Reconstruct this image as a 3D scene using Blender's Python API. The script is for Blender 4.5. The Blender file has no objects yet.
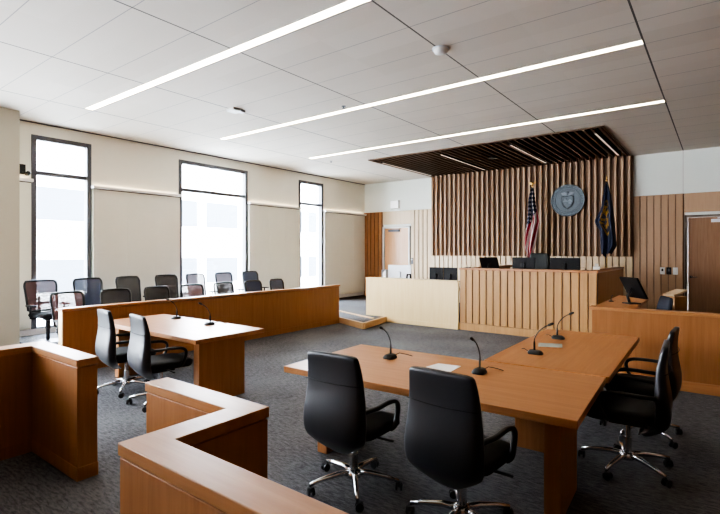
import bpy, bmesh, math, random
from mathutils import Vector, Matrix
random.seed(7)
C = bpy.context.scene.collection
PI = math.pi
R = math.radians

# ------------------------------------------------------------------ materials
def new_mat(name):
    m = bpy.data.materials.new(name); m.use_nodes = True
    nt = m.node_tree
    b = nt.nodes['Principled BSDF']
    return m, nt, b

def nd(nt, t, **kw):
    n = nt.nodes.new(t)
    for k, v in kw.items():
        if hasattr(n, k): setattr(n, k, v)
        else: n.inputs[k].default_value = v
    return n

def plain(name, col, rough=.5, metal=0., noise=.06, scale=30., spec=.5, bump=0.):
    m, nt, b = new_mat(name)
    tc = nd(nt, 'ShaderNodeTexCoord')
    nz = nd(nt, 'ShaderNodeTexNoise', Scale=scale, Detail=3.)
    nt.links.new(tc.outputs['Object'], nz.inputs['Vector'])
    mx = nd(nt, 'ShaderNodeMixRGB', blend_type='MIX')
    mx.inputs[1].default_value = [c*(1-noise) for c in col]+[1]
    mx.inputs[2].default_value = [min(1, c*(1+noise)) for c in col]+[1]
    nt.links.new(nz.outputs['Fac'], mx.inputs[0])
    nt.links.new(mx.outputs[0], b.inputs['Base Color'])
    b.inputs['Roughness'].default_value = rough
    b.inputs['Metallic'].default_value = metal
    b.inputs['Specular IOR Level'].default_value = spec
    if bump:
        bp = nd(nt, 'ShaderNodeBump', Strength=bump, Distance=.002)
        nt.links.new(nz.outputs['Fac'], bp.inputs['Height'])
        nt.links.new(bp.outputs[0], b.inputs['Normal'])
    return m

def wood(name, a, b_, grain='X', rough=.35, scale=1., spec=.5):
    m, nt, b = new_mat(name)
    tc = nd(nt, 'ShaderNodeTexCoord')
    mp = nd(nt, 'ShaderNodeMapping')
    s = {'X': (.7, 14, 14), 'Y': (14, .7, 14), 'Z': (14, 14, .7)}[grain]
    mp.inputs['Scale'].default_value = [x*scale for x in s]
    nt.links.new(tc.outputs['Object'], mp.inputs['Vector'])
    n1 = nd(nt, 'ShaderNodeTexNoise', Scale=1.6, Detail=5., Roughness=.6, Distortion=.5)
    nt.links.new(mp.outputs[0], n1.inputs['Vector'])
    mp2 = nd(nt, 'ShaderNodeMapping')
    mp2.inputs['Scale'].default_value = [x*scale*5 for x in s]
    nt.links.new(tc.outputs['Object'], mp2.inputs['Vector'])
    n2 = nd(nt, 'ShaderNodeTexNoise', Scale=1.5, Detail=3.)
    nt.links.new(mp2.outputs[0], n2.inputs['Vector'])
    ad = nd(nt, 'ShaderNodeMath', operation='MULTIPLY_ADD')
    ad.inputs[1].default_value = .35
    nt.links.new(n2.outputs['Fac'], ad.inputs[0]); nt.links.new(n1.outputs['Fac'], ad.inputs[2])
    rp = nd(nt, 'ShaderNodeValToRGB')
    rp.color_ramp.elements[0].position = .42; rp.color_ramp.elements[0].color = (*b_, 1)
    rp.color_ramp.elements[1].position = .9; rp.color_ramp.elements[1].color = (*a, 1)
    nt.links.new(ad.outputs[0], rp.inputs[0])
    nt.links.new(rp.outputs[0], b.inputs['Base Color'])
    b.inputs['Roughness'].default_value = rough
    b.inputs['Specular IOR Level'].default_value = spec
    return m

def emit(name, col, strength):
    m, nt, b = new_mat(name)
    b.inputs['Base Color'].default_value = (*col, 1)
    b.inputs['Emission Color'].default_value = (*col, 1)
    b.inputs['Emission Strength'].default_value = strength
    return m

M = {}
TA, TB = (.50, .24, .10), (.40, .172, .062)
M['wood_x'] = wood('table_oak_x', TA, TB, 'X', .36)
M['wood_y'] = wood('table_oak_y', TA, TB, 'Y', .36)
M['wood_z'] = wood('panel_oak_z', (.41, .19, .077), (.33, .142, .05), 'Z', .42, 1., .4)
M['rail_x'] = wood('rail_oak_x', (.49, .24, .10), (.40, .175, .064), 'X', .36)
M['cream'] = wood('pale_maple', (.85, .665, .37), (.78, .575, .295), 'Z', .3)  # maple, made paler to stand for strong daylight on the clerk desk
M['bench'] = wood('bench_oak', (.53, .315, .128), (.41, .23, .088), 'Z', .45)
M['slat'] = wood('feature_slat_oak', (.50, .335, .21), (.46, .30, .185), 'Z', .5, 2.)
M['slat_back'] = wood('feature_backing', (.24, .145, .088), (.20, .12, .07), 'Z', .6)
M['slat_low'] = wood('feature_low_oak', (.68, .53, .345), (.60, .45, .275), 'Z', .28)
M['door'] = wood('door_oak', (.36, .21, .125), (.27, .15, .085), 'Z', .33)
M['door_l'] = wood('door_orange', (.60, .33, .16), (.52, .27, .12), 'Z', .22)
M['canopy'] = wood('canopy_walnut', (.15, .082, .045), (.10, .055, .03), 'Y', .5)
M['dark_gap'] = plain('dark_gap', (.035, .02, .012), .8)
M['wall'] = plain('wall_paint', (.92, .905, .80), .8, 0, .015, 4)
M['upper'] = plain('upper_panel_paint', (.80, .83, .775), .7, 0, .015, 3)
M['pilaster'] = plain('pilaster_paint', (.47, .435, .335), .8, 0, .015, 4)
M['board'] = plain('board_fabric', (.82, .805, .70), .85, 0, .02, 6)
M['cap'] = plain('cap_white', (.82, .81, .78), .5, 0, .02, 8)
M['frame'] = plain('window_frame_grey', (.13, .135, .145), .45, .2)
M['doorframe'] = plain('door_frame_metal', (.62, .60, .56), .4, .1)
M['bronze'] = plain('bronze_frame', (.15, .118, .09), .6, .1)
M['blackback'] = plain('black_monitor_back', (.006, .0065, .008), .55, 0, .1, 40, .3)
M['black'] = plain('black_plastic', (.013, .013, .014), .42, 0, .1, 60)
M['leather'] = plain('black_leather', (.022, .024, .029), .40, 0, .15, 220, .6, .12)
M['seatfab'] = plain('black_upholstery', (.011, .011, .012), .7, 0, .2, 200)
M['chrome'] = plain('polished_aluminium', (.62, .62, .63), .22, 1., .03)
M['screen'] = plain('black_screen', (.008, .008, .010), .18, 0, .02)
M['silver'] = plain('silver_plastic', (.68, .72, .76), .4, .2)
M['white'] = plain('white_plastic', (.78, .78, .76), .5)
M['paper'] = plain('white_paper', (.80, .79, .76), .75)
M['papergreen'] = plain('greenish_paper', (.40, .46, .42), .5)
M['navy'] = plain('navy_upholstery', (.018, .022, .04), .6)
M['teal'] = plain('dark_teal_leather', (.012, .02, .022), .5)
M['gold'] = plain('gold_metal', (.75, .50, .18), .3, 1.)
M['sealm'] = plain('seal_pewter', (.115, .14, .16), .5, .5, .25, 26)
M['seall'] = plain('seal_raised_pewter', (.22, .255, .28), .5, .5, .2, 40)
M['nosing'] = wood('nosing_oak', (.64, .42, .22), (.55, .34, .16), 'X', .4)
M['led'] = emit('led_warm_white', (1., .85, .64), 3.6)
M['led_small'] = emit('canopy_led', (1., .84, .68), .09)
M['cove'] = emit('cove_led', (1., .80, .55), 3.)
M['lit'] = emit('lit_sign_face', (1, 1, .98), .12)
M['facade'] = plain('facade_white', (.85, .84, .82), .9, 0, .02, .5)
M['facade_glass'] = plain('facade_glass', (.055, .063, .075), .6, 0, .1, .6)
M['outground'] = plain('street_paving', (.55, .55, .54), .9, 0, .1, .5)

def mk_carpet():
    m, nt, b = new_mat('grey_blue_carpet')
    tc = nd(nt, 'ShaderNodeTexCoord')
    mp = nd(nt, 'ShaderNodeMapping'); mp.inputs['Scale'].default_value = (14, 55, 1)
    nt.links.new(tc.outputs['Object'], mp.inputs['Vector'])
    n1 = nd(nt, 'ShaderNodeTexNoise', Scale=1., Detail=4., Roughness=.7)
    nt.links.new(mp.outputs[0], n1.inputs['Vector'])
    n2 = nd(nt, 'ShaderNodeTexNoise', Scale=220., Detail=2.)
    nt.links.new(tc.outputs['Object'], n2.inputs['Vector'])
    n3 = nd(nt, 'ShaderNodeTexNoise', Scale=.9, Detail=2.)
    nt.links.new(tc.outputs['Object'], n3.inputs['Vector'])
    a = nd(nt, 'ShaderNodeMath', operation='ADD'); nt.links.new(n1.outputs['Fac'], a.inputs[0]); nt.links.new(n2.outputs['Fac'], a.inputs[1])
    a2 = nd(nt, 'ShaderNodeMath', operation='MULTIPLY_ADD'); a2.inputs[1].default_value = .4
    nt.links.new(n3.outputs['Fac'], a2.inputs[0]); nt.links.new(a.outputs[0], a2.inputs[2])
    rp = nd(nt, 'ShaderNodeValToRGB')
    rp.color_ramp.elements[0].position = .75; rp.color_ramp.elements[0].color = (.048, .0475, .050, 1)
    rp.color_ramp.elements[1].position = 1.6/1.0 if False else 1.0; rp.color_ramp.elements[1].color = (.185, .183, .187, 1)
    mr = nd(nt, 'ShaderNodeMath', operation='MULTIPLY'); mr.inputs[1].default_value = .74
    nt.links.new(a2.outputs[0], mr.inputs[0]); nt.links.new(mr.outputs[0], rp.inputs[0])
    nt.links.new(rp.outputs[0], b.inputs['Base Color'])
    b.inputs['Roughness'].default_value = .9
    b.inputs['Specular IOR Level'].default_value = .25
    bp = nd(nt, 'ShaderNodeBump', Strength=.5, Distance=.006)
    nt.links.new(a.outputs[0], bp.inputs['Height']); nt.links.new(bp.outputs[0], b.inputs['Normal'])
    return m
M['carpet'] = mk_carpet()

def mk_ceiling():
    m, nt, b = new_mat('ceiling_panels')
    tc = nd(nt, 'ShaderNodeTexCoord'); sp = nd(nt, 'ShaderNodeSeparateXYZ')
    nt.links.new(tc.outputs['Object'], sp.inputs[0])
    def mth(op, a, v=None, v2=None):
        n = nd(nt, 'ShaderNodeMath', operation=op)
        nt.links.new(a, n.inputs[0])
        if v is not None:
            if isinstance(v, (int, float)): n.inputs[1].default_value = v
            else: nt.links.new(v, n.inputs[1])
        if v2 is not None: n.inputs[2].default_value = v2
        return n.outputs[0]
    def line(sock, off, pitch, half):
        t = mth('ADD', sock, -off)
        t = mth('DIVIDE', t, pitch)
        t = mth('ADD', t, 100.5)
        f = mth('FRACT', t)
        d = mth('ABSOLUTE', mth('SUBTRACT', f, .5))
        d = mth('MULTIPLY', d, pitch)
        return mth('LESS_THAN', d, half), mth('FLOOR', t)
    lx, ix = line(sp.outputs['X'], -.69, 1.937, .010)
    ly, iy = line(sp.outputs['Y'], 2.337, .66, .005)
    # soft per-panel tone
    cv = nd(nt, 'ShaderNodeCombineXYZ'); nt.links.new(ix, cv.inputs[0]); nt.links.new(iy, cv.inputs[1])
    wn = nd(nt, 'ShaderNodeTexWhiteNoise'); nt.links.new(cv.outputs[0], wn.inputs['Vector'])
    tone = nd(nt, 'ShaderNodeMixRGB'); tone.inputs[1].default_value = (.66, .60, .525, 1); tone.inputs[2].default_value = (.70, .64, .565, 1)
    nt.links.new(wn.outputs['Value'], tone.inputs[0])
    m1 = nd(nt, 'ShaderNodeMixRGB'); nt.links.new(ly, m1.inputs[0]); nt.links.new(tone.outputs[0], m1.inputs[1]); m1.inputs[2].default_value = (.36, .34, .32, 1)
    m2 = nd(nt, 'ShaderNodeMixRGB'); nt.links.new(lx, m2.inputs[0]); nt.links.new(m1.outputs[0], m2.inputs[1]); m2.inputs[2].default_value = (.13, .12, .11, 1)
    nt.links.new(m2.outputs[0], b.inputs['Base Color'])
    b.inputs['Roughness'].default_value = .75
    b.inputs['Specular IOR Level'].default_value = .3
    return m
M['ceiling'] = mk_ceiling()

def mk_glass():
    m, nt, b = new_mat('window_glass')
    out = nt.nodes['Material Output']
    tr = nd(nt, 'ShaderNodeBsdfTransparent'); tr.inputs[0].default_value = (.97, .98, 1, 1)
    gl = nd(nt, 'ShaderNodeBsdfGlossy'); gl.inputs['Roughness'].default_value = .02
    mx = nd(nt, 'ShaderNodeMixShader'); mx.inputs[0].default_value = .05
    nt.links.new(tr.outputs[0], mx.inputs[1]); nt.links.new(gl.outputs[0], mx.inputs[2]); nt.links.new(mx.outputs[0], out.inputs[0])
    return m
M['glass'] = mk_glass()

def mk_mesh(name, col, fac):
    m, nt, b = new_mat(name)
    out = nt.nodes['Material Output']
    tr = nd(nt, 'ShaderNodeBsdfTransparent'); tr.inputs[0].default_value = (1, 1, 1, 1)
    b.inputs['Base Color'].default_value = (*col, 1); b.inputs['Roughness'].default_value = .7
    tc = nd(nt, 'ShaderNodeTexCoord'); nz = nd(nt, 'ShaderNodeTexNoise', Scale=40.)
    nt.links.new(tc.outputs['Object'], nz.inputs['Vector'])
    a = nd(nt, 'ShaderNodeMath', operation='MULTIPLY_ADD'); a.inputs[1].default_value = .08; a.inputs[2].default_value = fac-.04
    nt.links.new(nz.outputs['Fac'], a.inputs[0])
    mx = nd(nt, 'ShaderNodeMixShader'); nt.links.new(a.outputs[0], mx.inputs[0])
    nt.links.new(tr.outputs[0], mx.inputs[1]); nt.links.new(b.outputs[0], mx.inputs[2]); nt.links.new(mx.outputs[0], out.inputs[0])
    return m
M['mesh'] = mk_mesh('black_mesh_fabric', (.03, .03, .036), .86)
M['mesh_lit_plum'] = mk_mesh('backlit_plum_mesh', (.16, .09, .10), .91)  # same mesh, pinkish window light shining through put into the colour
M['mesh_lit_blue'] = mk_mesh('backlit_blue_mesh', (.05, .07, .13), .92)  # same mesh, bluish window light put into the colour

def mk_usflag():
    m, nt, b = new_mat('stars_and_stripes_cloth')
    uv = nd(nt, 'ShaderNodeUVMap'); sp = nd(nt, 'ShaderNodeSeparateXYZ'); nt.links.new(uv.outputs[0], sp.inputs[0])
    def mth(op, a, v, v2=None):
        n = nd(nt, 'ShaderNodeMath', operation=op); nt.links.new(a, n.inputs[0])
        if isinstance(v, (int, float)): n.inputs[1].default_value = v
        else: nt.links.new(v, n.inputs[1])
        if v2 is not None: n.inputs[2].default_value = v2
        return n.outputs[0]
    u, v = sp.outputs['X'], sp.outputs['Y']
    t = mth('MULTIPLY_ADD', u, 4.3, 0.)
    t2 = mth('MULTIPLY', v, 1.7)
    st = mth('GREATER_THAN', mth('FRACT', mth('ADD', t, t2), 0.), .5)
    mixs = nd(nt, 'ShaderNodeMixRGB'); mixs.inputs[1].default_value = (.33, .015, .03, 1); mixs.inputs[2].default_value = (.62, .58, .56, 1)
    nt.links.new(st, mixs.inputs[0])
    # canton: upper part of the drape, cut on a slant
    cl = mth('ADD', v, mth('MULTIPLY', u, .34))
    ca = mth('LESS_THAN', cl, .62)
    mp = nd(nt, 'ShaderNodeMapping'); mp.inputs['Scale'].default_value = (6, 17, 1); nt.links.new(uv.outputs[0], mp.inputs[0])
    vo = nd(nt, 'ShaderNodeTexVoronoi', Randomness=.1); vo.inputs['Scale'].default_value = 1.; nt.links.new(mp.outputs[0], vo.inputs['Vector'])
    sd = mth('LESS_THAN', vo.outputs['Distance'], .27)
    cant = nd(nt, 'ShaderNodeMixRGB'); cant.inputs[1].default_value = (.012, .016, .05, 1); cant.inputs[2].default_value = (.55, .55, .56, 1)
    nt.links.new(sd, cant.inputs[0])
    fin = nd(nt, 'ShaderNodeMixRGB'); nt.links.new(ca, fin.inputs[0]); nt.links.new(mixs.outputs[0], fin.inputs[1]); nt.links.new(cant.outputs[0], fin.inputs[2])
    nt.links.new(fin.outputs[0], b.inputs['Base Color']); b.inputs['Roughness'].default_value = .7
    return m
M['usflag'] = mk_usflag()

def mk_stateflag():
    m, nt, b = new_mat('navy_gold_flag_cloth')
    uv = nd(nt, 'ShaderNodeUVMap')
    mp = nd(nt, 'ShaderNodeMapping'); mp.inputs['Location'].default_value = (-.50*3.2, -.48*2.6, 0); mp.inputs['Scale'].default_value = (3.2, 2.6, 1)
    nt.links.new(uv.outputs[0], mp.inputs[0])
    ln = nd(nt, 'ShaderNodeVectorMath', operation='LENGTH'); nt.links.new(mp.outputs[0], ln.inputs[0])
    inside = nd(nt, 'ShaderNodeMath', operation='LESS_THAN'); nt.links.new(ln.outputs['Value'], inside.inputs[0]); inside.inputs[1].default_value = .62
    mp2 = nd(nt, 'ShaderNodeMapping'); mp2.inputs['Scale'].default_value = (5, 14, 1); nt.links.new(uv.outputs[0], mp2.inputs[0])
    nz = nd(nt, 'ShaderNodeTexNoise', Scale=1.3, Detail=3.); nt.links.new(mp2.outputs[0], nz.inputs['Vector'])
    th = nd(nt, 'ShaderNodeMath', operation='GREATER_THAN'); nt.links.new(nz.outputs['Fac'], th.inputs[0]); th.inputs[1].default_value = .50
    an = nd(nt, 'ShaderNodeMath', operation='MULTIPLY'); nt.links.new(inside.outputs[0], an.inputs[0]); nt.links.new(th.outputs[0], an.inputs[1])
    mx = nd(nt, 'ShaderNodeMixRGB'); mx.inputs[1].default_value = (.012, .02, .055, 1); mx.inputs[2].default_value = (.36, .21, .035, 1)
    nt.links.new(an.outputs[0], mx.inputs[0]); nt.links.new(mx.outputs[0], b.inputs['Base Color']); b.inputs['Roughness'].default_value = .65
    return m
M['stateflag'] = mk_stateflag()

# ------------------------------------------------------------------ mesh builder
class MB:
    def __init__(s): s.v = []; s.f = []; s.uv = None
    def add(s, vs, fs):
        b = len(s.v); s.v += [tuple(p) for p in vs]; s.f += [tuple(i+b for i in f) for f in fs]; return s
    def box(s, x0, x1, y0, y1, z0, z1):
        return s.add([(x0,y0,z0),(x1,y0,z0),(x1,y1,z0),(x0,y1,z0),(x0,y0,z1),(x1,y0,z1),(x1,y1,z1),(x0,y1,z1)],
                     [(0,3,2,1),(4,5,6,7),(0,1,5,4),(1,2,6,5),(2,3,7,6),(3,0,4,7)])
    def obox(s, mat, hx, hy, hz):
        vs = [mat @ Vector((x*hx, y*hy, z*hz)) for z in (-1,1) for x,y in ((-1,-1),(1,-1),(1,1),(-1,1))]
        return s.add(vs, [(0,3,2,1),(4,5,6,7),(0,1,5,4),(1,2,6,5),(2,3,7,6),(3,0,4,7)])
    def prism(s, poly, z0, z1):
        n = len(poly)
        vs = [(x,y,z0) for x,y in poly]+[(x,y,z1) for x,y in poly]
        return s.add(vs, [tuple(range(n-1,-1,-1)), tuple(range(n,2*n))]+[(i,(i+1)%n,(i+1)%n+n,i+n) for i in range(n)])
    def tube(s, pts, r, seg=8, closed=False, sx=1., sy=1.):
        pts = [Vector(p) for p in pts]; n = len(pts)
        rs = r if isinstance(r, (list, tuple)) else [r]*n
        rings = []; up = None
        for i, p in enumerate(pts):
            if closed: t = pts[(i+1) % n]-pts[i-1]
            else: t = pts[min(i+1, n-1)]-pts[max(i-1, 0)]
            t.normalize()
            if up is None:
                up = Vector((0,0,1)) if abs(t.z) < .9 else Vector((1,0,0))
            a = up - t*up.dot(t)
            if a.length < 1e-5: a = t.orthogonal()
            a.normalize(); bb = t.cross(a); up = a
            rings.append([p+(a*math.cos(2*PI*k/seg)*sx+bb*math.sin(2*PI*k/seg)*sy)*rs[i] for k in range(seg)])
        vs = [q for rg in rings for q in rg]; fs = []
        for i in range(n if closed else n-1):
            j = (i+1) % n
            for k in range(seg): fs.append((i*seg+k, i*seg+(k+1)%seg, j*seg+(k+1)%seg, j*seg+k))
        if not closed:
            fs.append(tuple(range(seg-1,-1,-1))); fs.append(tuple((n-1)*seg+k for k in range(seg)))
        return s.add(vs, fs)
    def lathe(s, prof, mat=None, seg=20):
        mat = mat or Matrix()
        vs = [mat @ Vector((r*math.cos(2*PI*k/seg), r*math.sin(2*PI*k/seg), z)) for r, z in prof for k in range(seg)]
        n = len(prof)
        fs = [(i*seg+k, i*seg+(k+1)%seg, (i+1)*seg+(k+1)%seg, (i+1)*seg+k) for i in range(n-1) for k in range(seg)]
        fs += [tuple(range(seg-1,-1,-1)), tuple((n-1)*seg+k for k in range(seg))]
        return s.add(vs, fs)
    def loft(s, rings):
        n = len(rings); m = len(rings[0])
        vs = [q for rg in rings for q in rg]
        fs = [(i*m+k, i*m+(k+1)%m, (i+1)*m+(k+1)%m, (i+1)*m+k) for i in range(n-1) for k in range(m)]
        fs += [tuple(range(m-1,-1,-1)), tuple((n-1)*m+k for k in range(m))]
        return s.add(vs, fs)
    def build(s, name, mat, parent=None, bevel=0., smooth=False, sub=0, seg=2):
        me = bpy.data.meshes.new(name); me.from_pydata(s.v, [], s.f)
        bm = bmesh.new(); bm.from_mesh(me); bmesh.ops.recalc_face_normals(bm, faces=bm.faces); bm.to_mesh(me); bm.free()
        if smooth: me.polygons.foreach_set('use_smooth', [True]*len(me.polygons))
        me.materials.append(mat); me.update()
        o = bpy.data.objects.new(name, me); C.objects.link(o)
        if parent is not None: o.parent = parent
        if bevel:
            md = o.modifiers.new('b', 'BEVEL'); md.width = bevel; md.segments = seg; md.limit_method = 'ANGLE'; md.angle_limit = R(40)
        if sub:
            md = o.modifiers.new('s', 'SUBSURF'); md.levels = sub; md.render_levels = sub
        return o

def rring(cx, cy, cz, w, d, rad, mat=None, n=5):
    """rounded rectangle ring in the local XY plane"""
    rad = min(rad, w/2-.0005, d/2-.0005); pts = []
    for sx, sy, a0 in ((1,1,0),(-1,1,90),(-1,-1,180),(1,-1,270)):
        for k in range(n):
            a = R(a0+90*k/(n-1))
            pts.append(Vector((cx+sx*(w/2-rad)+rad*math.cos(a), cy+sy*(d/2-rad)+rad*math.sin(a), cz)))
    return [mat @ p for p in pts] if mat else pts

def tag(o, label=None, cat=None, group=None, kind=None):
    if label: o['label'] = label
    if cat: o['category'] = cat
    if group: o['group'] = group
    if kind: o['kind'] = kind
    return o
def empty(name, loc=(0,0,0), rz=0., label=None, cat=None, group=None):
    o = bpy.data.objects.new(name, None); C.objects.link(o); o.empty_display_size = .1
    o.location = loc; o.rotation_euler = (0, 0, rz)
    return tag(o, label, cat, group)
def struct(name, mb, mat, bevel=0., parent=None):
    o = mb.build(name, mat, parent, bevel)
    if parent is None: o['kind'] = 'structure'
    return o
def copy_tree(o, parent=None):
    c = o.copy(); C.objects.link(c)
    if parent is not None: c.parent = parent
    for ch in list(o.children): copy_tree(ch, c)
    return c
def offset(poly, d):
    n = len(poly); out = []
    for i in range(n):
        p0, p1, p2 = Vector(poly[i-1]), Vector(poly[i]), Vector(poly[(i+1) % n])
        a = (p1-p0).normalized(); b = (p2-p1).normalized()
        na, nb = Vector((a.y, -a.x)), Vector((b.y, -b.x))
        k = (na+nb)/(1+na.dot(nb)); out.append(tuple(p1+k*d))
    return out
def lerp(t, pts):
    for (a, x), (b, y) in zip(pts, pts[1:]):
        if t <= b: 
            f = (t-a)/(b-a); return x+(y-x)*f
    return pts[-1][1]

# ------------------------------------------------------------------ room shell
XL, XR, YR, YB, ZC = -10.05, 4.0, -3.5, 13.50, 4.06
struct('floor', MB().box(XL-.3, XR+.2, YR-.2, YB+.3, -.15, 0), M['carpet'])
# raised carpet behind the jury seats, beside the clerk, and behind the witness rail
struct('floor_jury', MB().box(XL, -8.62, 2.90, 8.70, 0, .15), M['carpet'])
pf = [(XL, 8.70), (-7.20, 8.66), (-6.17, 8.26), (-6.36, 9.36), (-6.36, 9.46), (-4.50, 9.46), (-4.50, YB), (XL, YB)]
struct('floor_rear', MB().prism(pf, 0, .12), M['carpet'])
struct('floor_bench', MB().box(-4.40, -1.86, 9.54, 13.3, 0, .45), M['carpet'])
struct('floor_witness', MB().box(-1.74, XR, 7.0, YB, 0, .12), M['carpet'])
def strip(p, q, w, z0, z1):
    p, q = Vector(p), Vector(q); d = (q-p).normalized(); n = Vector((-d.y, d.x))*w/2
    return [tuple(p-n), tuple(q-n), tuple(q+n), tuple(p+n)]
t = MB().prism(strip((-7.18, 8.64), (-6.15, 8.235), .07, 0, 0), 0, .135)
t.prism(strip((-6.16, 8.24), (-6.36, 9.38), .07, 0, 0), 0, .134)
struct('trim_1', t, M['nosing'], .006)
struct('trim_2', MB().prism(strip((-7.95, 9.56), (-6.45, 8.98), .09, 0, 0), .12, .135), M['nosing'], .004)

# left wall with three tall windows
WIN = [(-2.9, -1.2), (-.45, 1.75), (3.27, 4.31), (6.24, 8.26), (10.19, 11.28)]
ZS, ZT, ZH = .20, 3.14, 3.83
w = MB()
ys = [YR]+[y for p in WIN for y in p]+[YB]
for a, b in zip(ys[::2], ys[1::2]): w.box(XL-.28, XL, a, b, 0, ZC+.3)
for a, b in WIN:
    w.box(XL-.28, XL, a, b, 0, ZS); w.box(XL-.28, XL, a, b, ZH, ZC+.3)
struct('wall_left', w, M['wall'])
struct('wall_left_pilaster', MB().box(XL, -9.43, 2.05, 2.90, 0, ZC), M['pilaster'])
for k, (a, b) in enumerate(WIN):
    f = MB(); fw = .085
    f.box(XL-.12, XL+.02, a, a+fw, ZS, ZH).box(XL-.12, XL+.02, b-fw, b, ZS, ZH)
    f.box(XL-.12, XL+.02, a+fw, b-fw, ZH-.085, ZH).box(XL-.12, XL+.02, a+fw, b-fw, ZS, ZS+.085)
    f.box(XL-.10, XL+.0, a+fw, b-fw, ZT-.04, ZT+.04)
    fr = struct(f'window_{k+1}', f, M['frame'], .004)
    MB().box(XL-.075, XL-.065, a+fw, b-fw, ZS+.085, ZH-.085).build('glass_pane', M['glass'], fr)
# fabric covered wall boards with a lit white cap between the windows
t = empty('wall_board', (0,0,0), 0)
for k, (a, b) in enumerate([(2.91, 3.25), (4.32, 6.23), (8.27, 10.18), (11.29, 13.42)]):
    bd = MB(); bd.box(XL, XL+.07, a, b, .30, 2.93)
    n = max(1, round((b-a)/.64)); pw = (b-a)/n
    for i in range(n):
        for z0, z1 in ((.36, 1.62), (1.66, 2.88)): bd.box(XL+.07, XL+.074, a+i*pw+.05, a+(i+1)*pw-.05, z0, z1)
    o = struct('trim_%d' % (3+k), bd, M['board'], .002)
    MB().box(XL, XL+.13, a-.02, b+.02, 2.945, 3.00).build('white_cap', M['cap'], o, .004)
    MB().box(XL+.01, XL+.03, a+.03, b-.03, 3.0, 3.008).build('cove_strip', M['cove'], o)
    MB().box(XL, XL+.075, a, b, 2.93, 2.945).build('shadow_gap', M['dark_gap'], o)
bpy.data.objects.remove(t)
struct('baseboard_left', MB().box(XL, XL+.03, 2.91, 13.42, .151, .26), M['cap'], .004)
struct('trim_7', MB().box(XL+.0, XL+.09, 11.3, 13.40, .121, .15).box(XL, XL+.62, 12.0, 13.40, .121, .128), M['dark_gap'])
struct('trim_8', MB().box(XL, XL+.03, 2.91, YB, ZC-.018, ZC), M['frame'])  # dark strip painting the shadow line between wall and ceiling

# back wall, plain paint above, oak boarding below
DL, DR = (-9.22, -8.14), (-.66, .46)
w = MB()
for a, b in ((XL-.28, DL[0]), (DL[1], DR[0]), (DR[1], XR+.2)): w.box(a, b, YB, YB+.28, 0, ZC+.3)
for a, b in (DL, DR): w.box(a, b, YB, YB+.28, 2.53, ZC+.3)
struct('wall_back', w, M['upper'])
def boards(x0, x1, pitch, gap, y, z0, z1, depth, mb=None):
    mb = mb or MB(); n = max(1, round((x1-x0)/pitch)); p = (x1-x0)/n
    for i in range(n): mb.box(x0+i*p+gap/2, x0+(i+1)*p-gap/2, y, y+depth, z0, z1)
    return mb
PT = 3.045
o = struct('trim_9', MB().box(XL+.005, DL[0]-.02, 13.475, 13.50, .12, PT).box(-8.12, -7.34, 13.475, 13.50, .12, PT), M['slat_back'])
boards(XL+.005, DL[0]-.04, .150, .032, 13.44, .12, PT, .035).build('oak_slat', M['wood_z'], o, .002)
boards(-8.11, -7.34, .150, .032, 13.44, .12, PT, .035).build('daylit_slat', M['slat_low'], o, .002)  # paler than the boarding left of the door: window light put into the tone
MB().box(DL[0]-.02, DL[1]+.03, 13.465, 13.50, 2.60, PT).build('header_board', M['slat_low'], o, .002)
o = struct('trim_10', MB().box(-1.71, DR[0]-.01, 13.475, 13.50, .12, PT), M['slat_back'])
boards(-1.71, DR[0]-.03, .142, .016, 13.44, .12, PT, .035).build('oak_slat', M['slat'], o, .002)
MB().box(DR[0]-.005, XR, 13.455, 13.50, 2.60, PT).build('header_board', M['slat'], o, .002)
MB().box(DR[1]+.07, XR, 13.455, 13.50, .12, 2.59).build('side_board', M['slat'], o, .002)
# feature slats behind the bench
o = struct('trim_11', MB().box(-7.34, -1.71, 13.42, 13.50, 1.56, ZC+.15).box(-7.34, -1.71, 13.44, 13.50, .12, 1.56), M['slat_back'])
fs = MB(); N = 37; p = (7.34-1.71)/N
for i in range(N):
    xc = -7.34+(i+.5)*p; fs.box(xc-.027, xc+.027, 13.33, 13.42, 1.56, ZC+.15)
fs.build('tall_slat', M['slat'], o, .003)
boards(-7.34, -1.71, p, .022, 13.39, .12, 1.555, .05).build('low_board', M['slat_low'], o, .002)
struct('trim_12', MB().box(-.70, -.685, 13.49, 13.499, PT, ZC), M['doorframe'])
# doors
def door(n, x0, x1, mat, fm, z0=.12):
    f = MB(); f.box(x0, x0+.06, 13.42, 13.60, z0, 2.53).box(x1-.06, x1, 13.42, 13.60, z0, 2.53).box(x0, x1, 13.42, 13.60, 2.475, 2.53)
    d = struct(f'door_{n}', f, M[fm], .004)
    MB().box(x0+.063, x1-.063, 13.47, 13.52, z0+.005, 2.472).build('door_leaf', mat, d, .003)
    return d
d1 = door(1, DL[0], DL[1], M['door_l'], 'doorframe')
d2 = door(2, DR[0], DR[1], M['door'], 'bronze')
def lever(x, z, d, sgn):
    h = MB().lathe([(.03, 0), (.03, .012), (.012, .014), (.012, .05)], Matrix.Translation((x, 13.47, z)) @ Matrix.Rotation(PI/2, 4, 'X'))
    h.tube([(x, 13.42, z), (x+sgn*.05, 13.415, z), (x+sgn*.12, 13.42, z)], .011, 8)
    return h.build('door_handle', M['chrome'], d, smooth=True)
lever(-.535, 1.09, d2, 1); lever(-8.27, 1.05, d1, -1)
for d, x0, x1, m in ((d1, -8.98, -8.55, M['frame']), (d2, -.16, .22, M['silver'])):
    c = MB().box(x0, x1, 13.40, 13.469, 2.35, 2.42)
    c.obox(Matrix.Translation(((x0+x1)/2+.12, 13.37, 2.44)) @ Matrix.Rotation(R(12), 4, 'Z'), .2, .012, .009)
    c.build('door_closer', m, d, .006)

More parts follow.
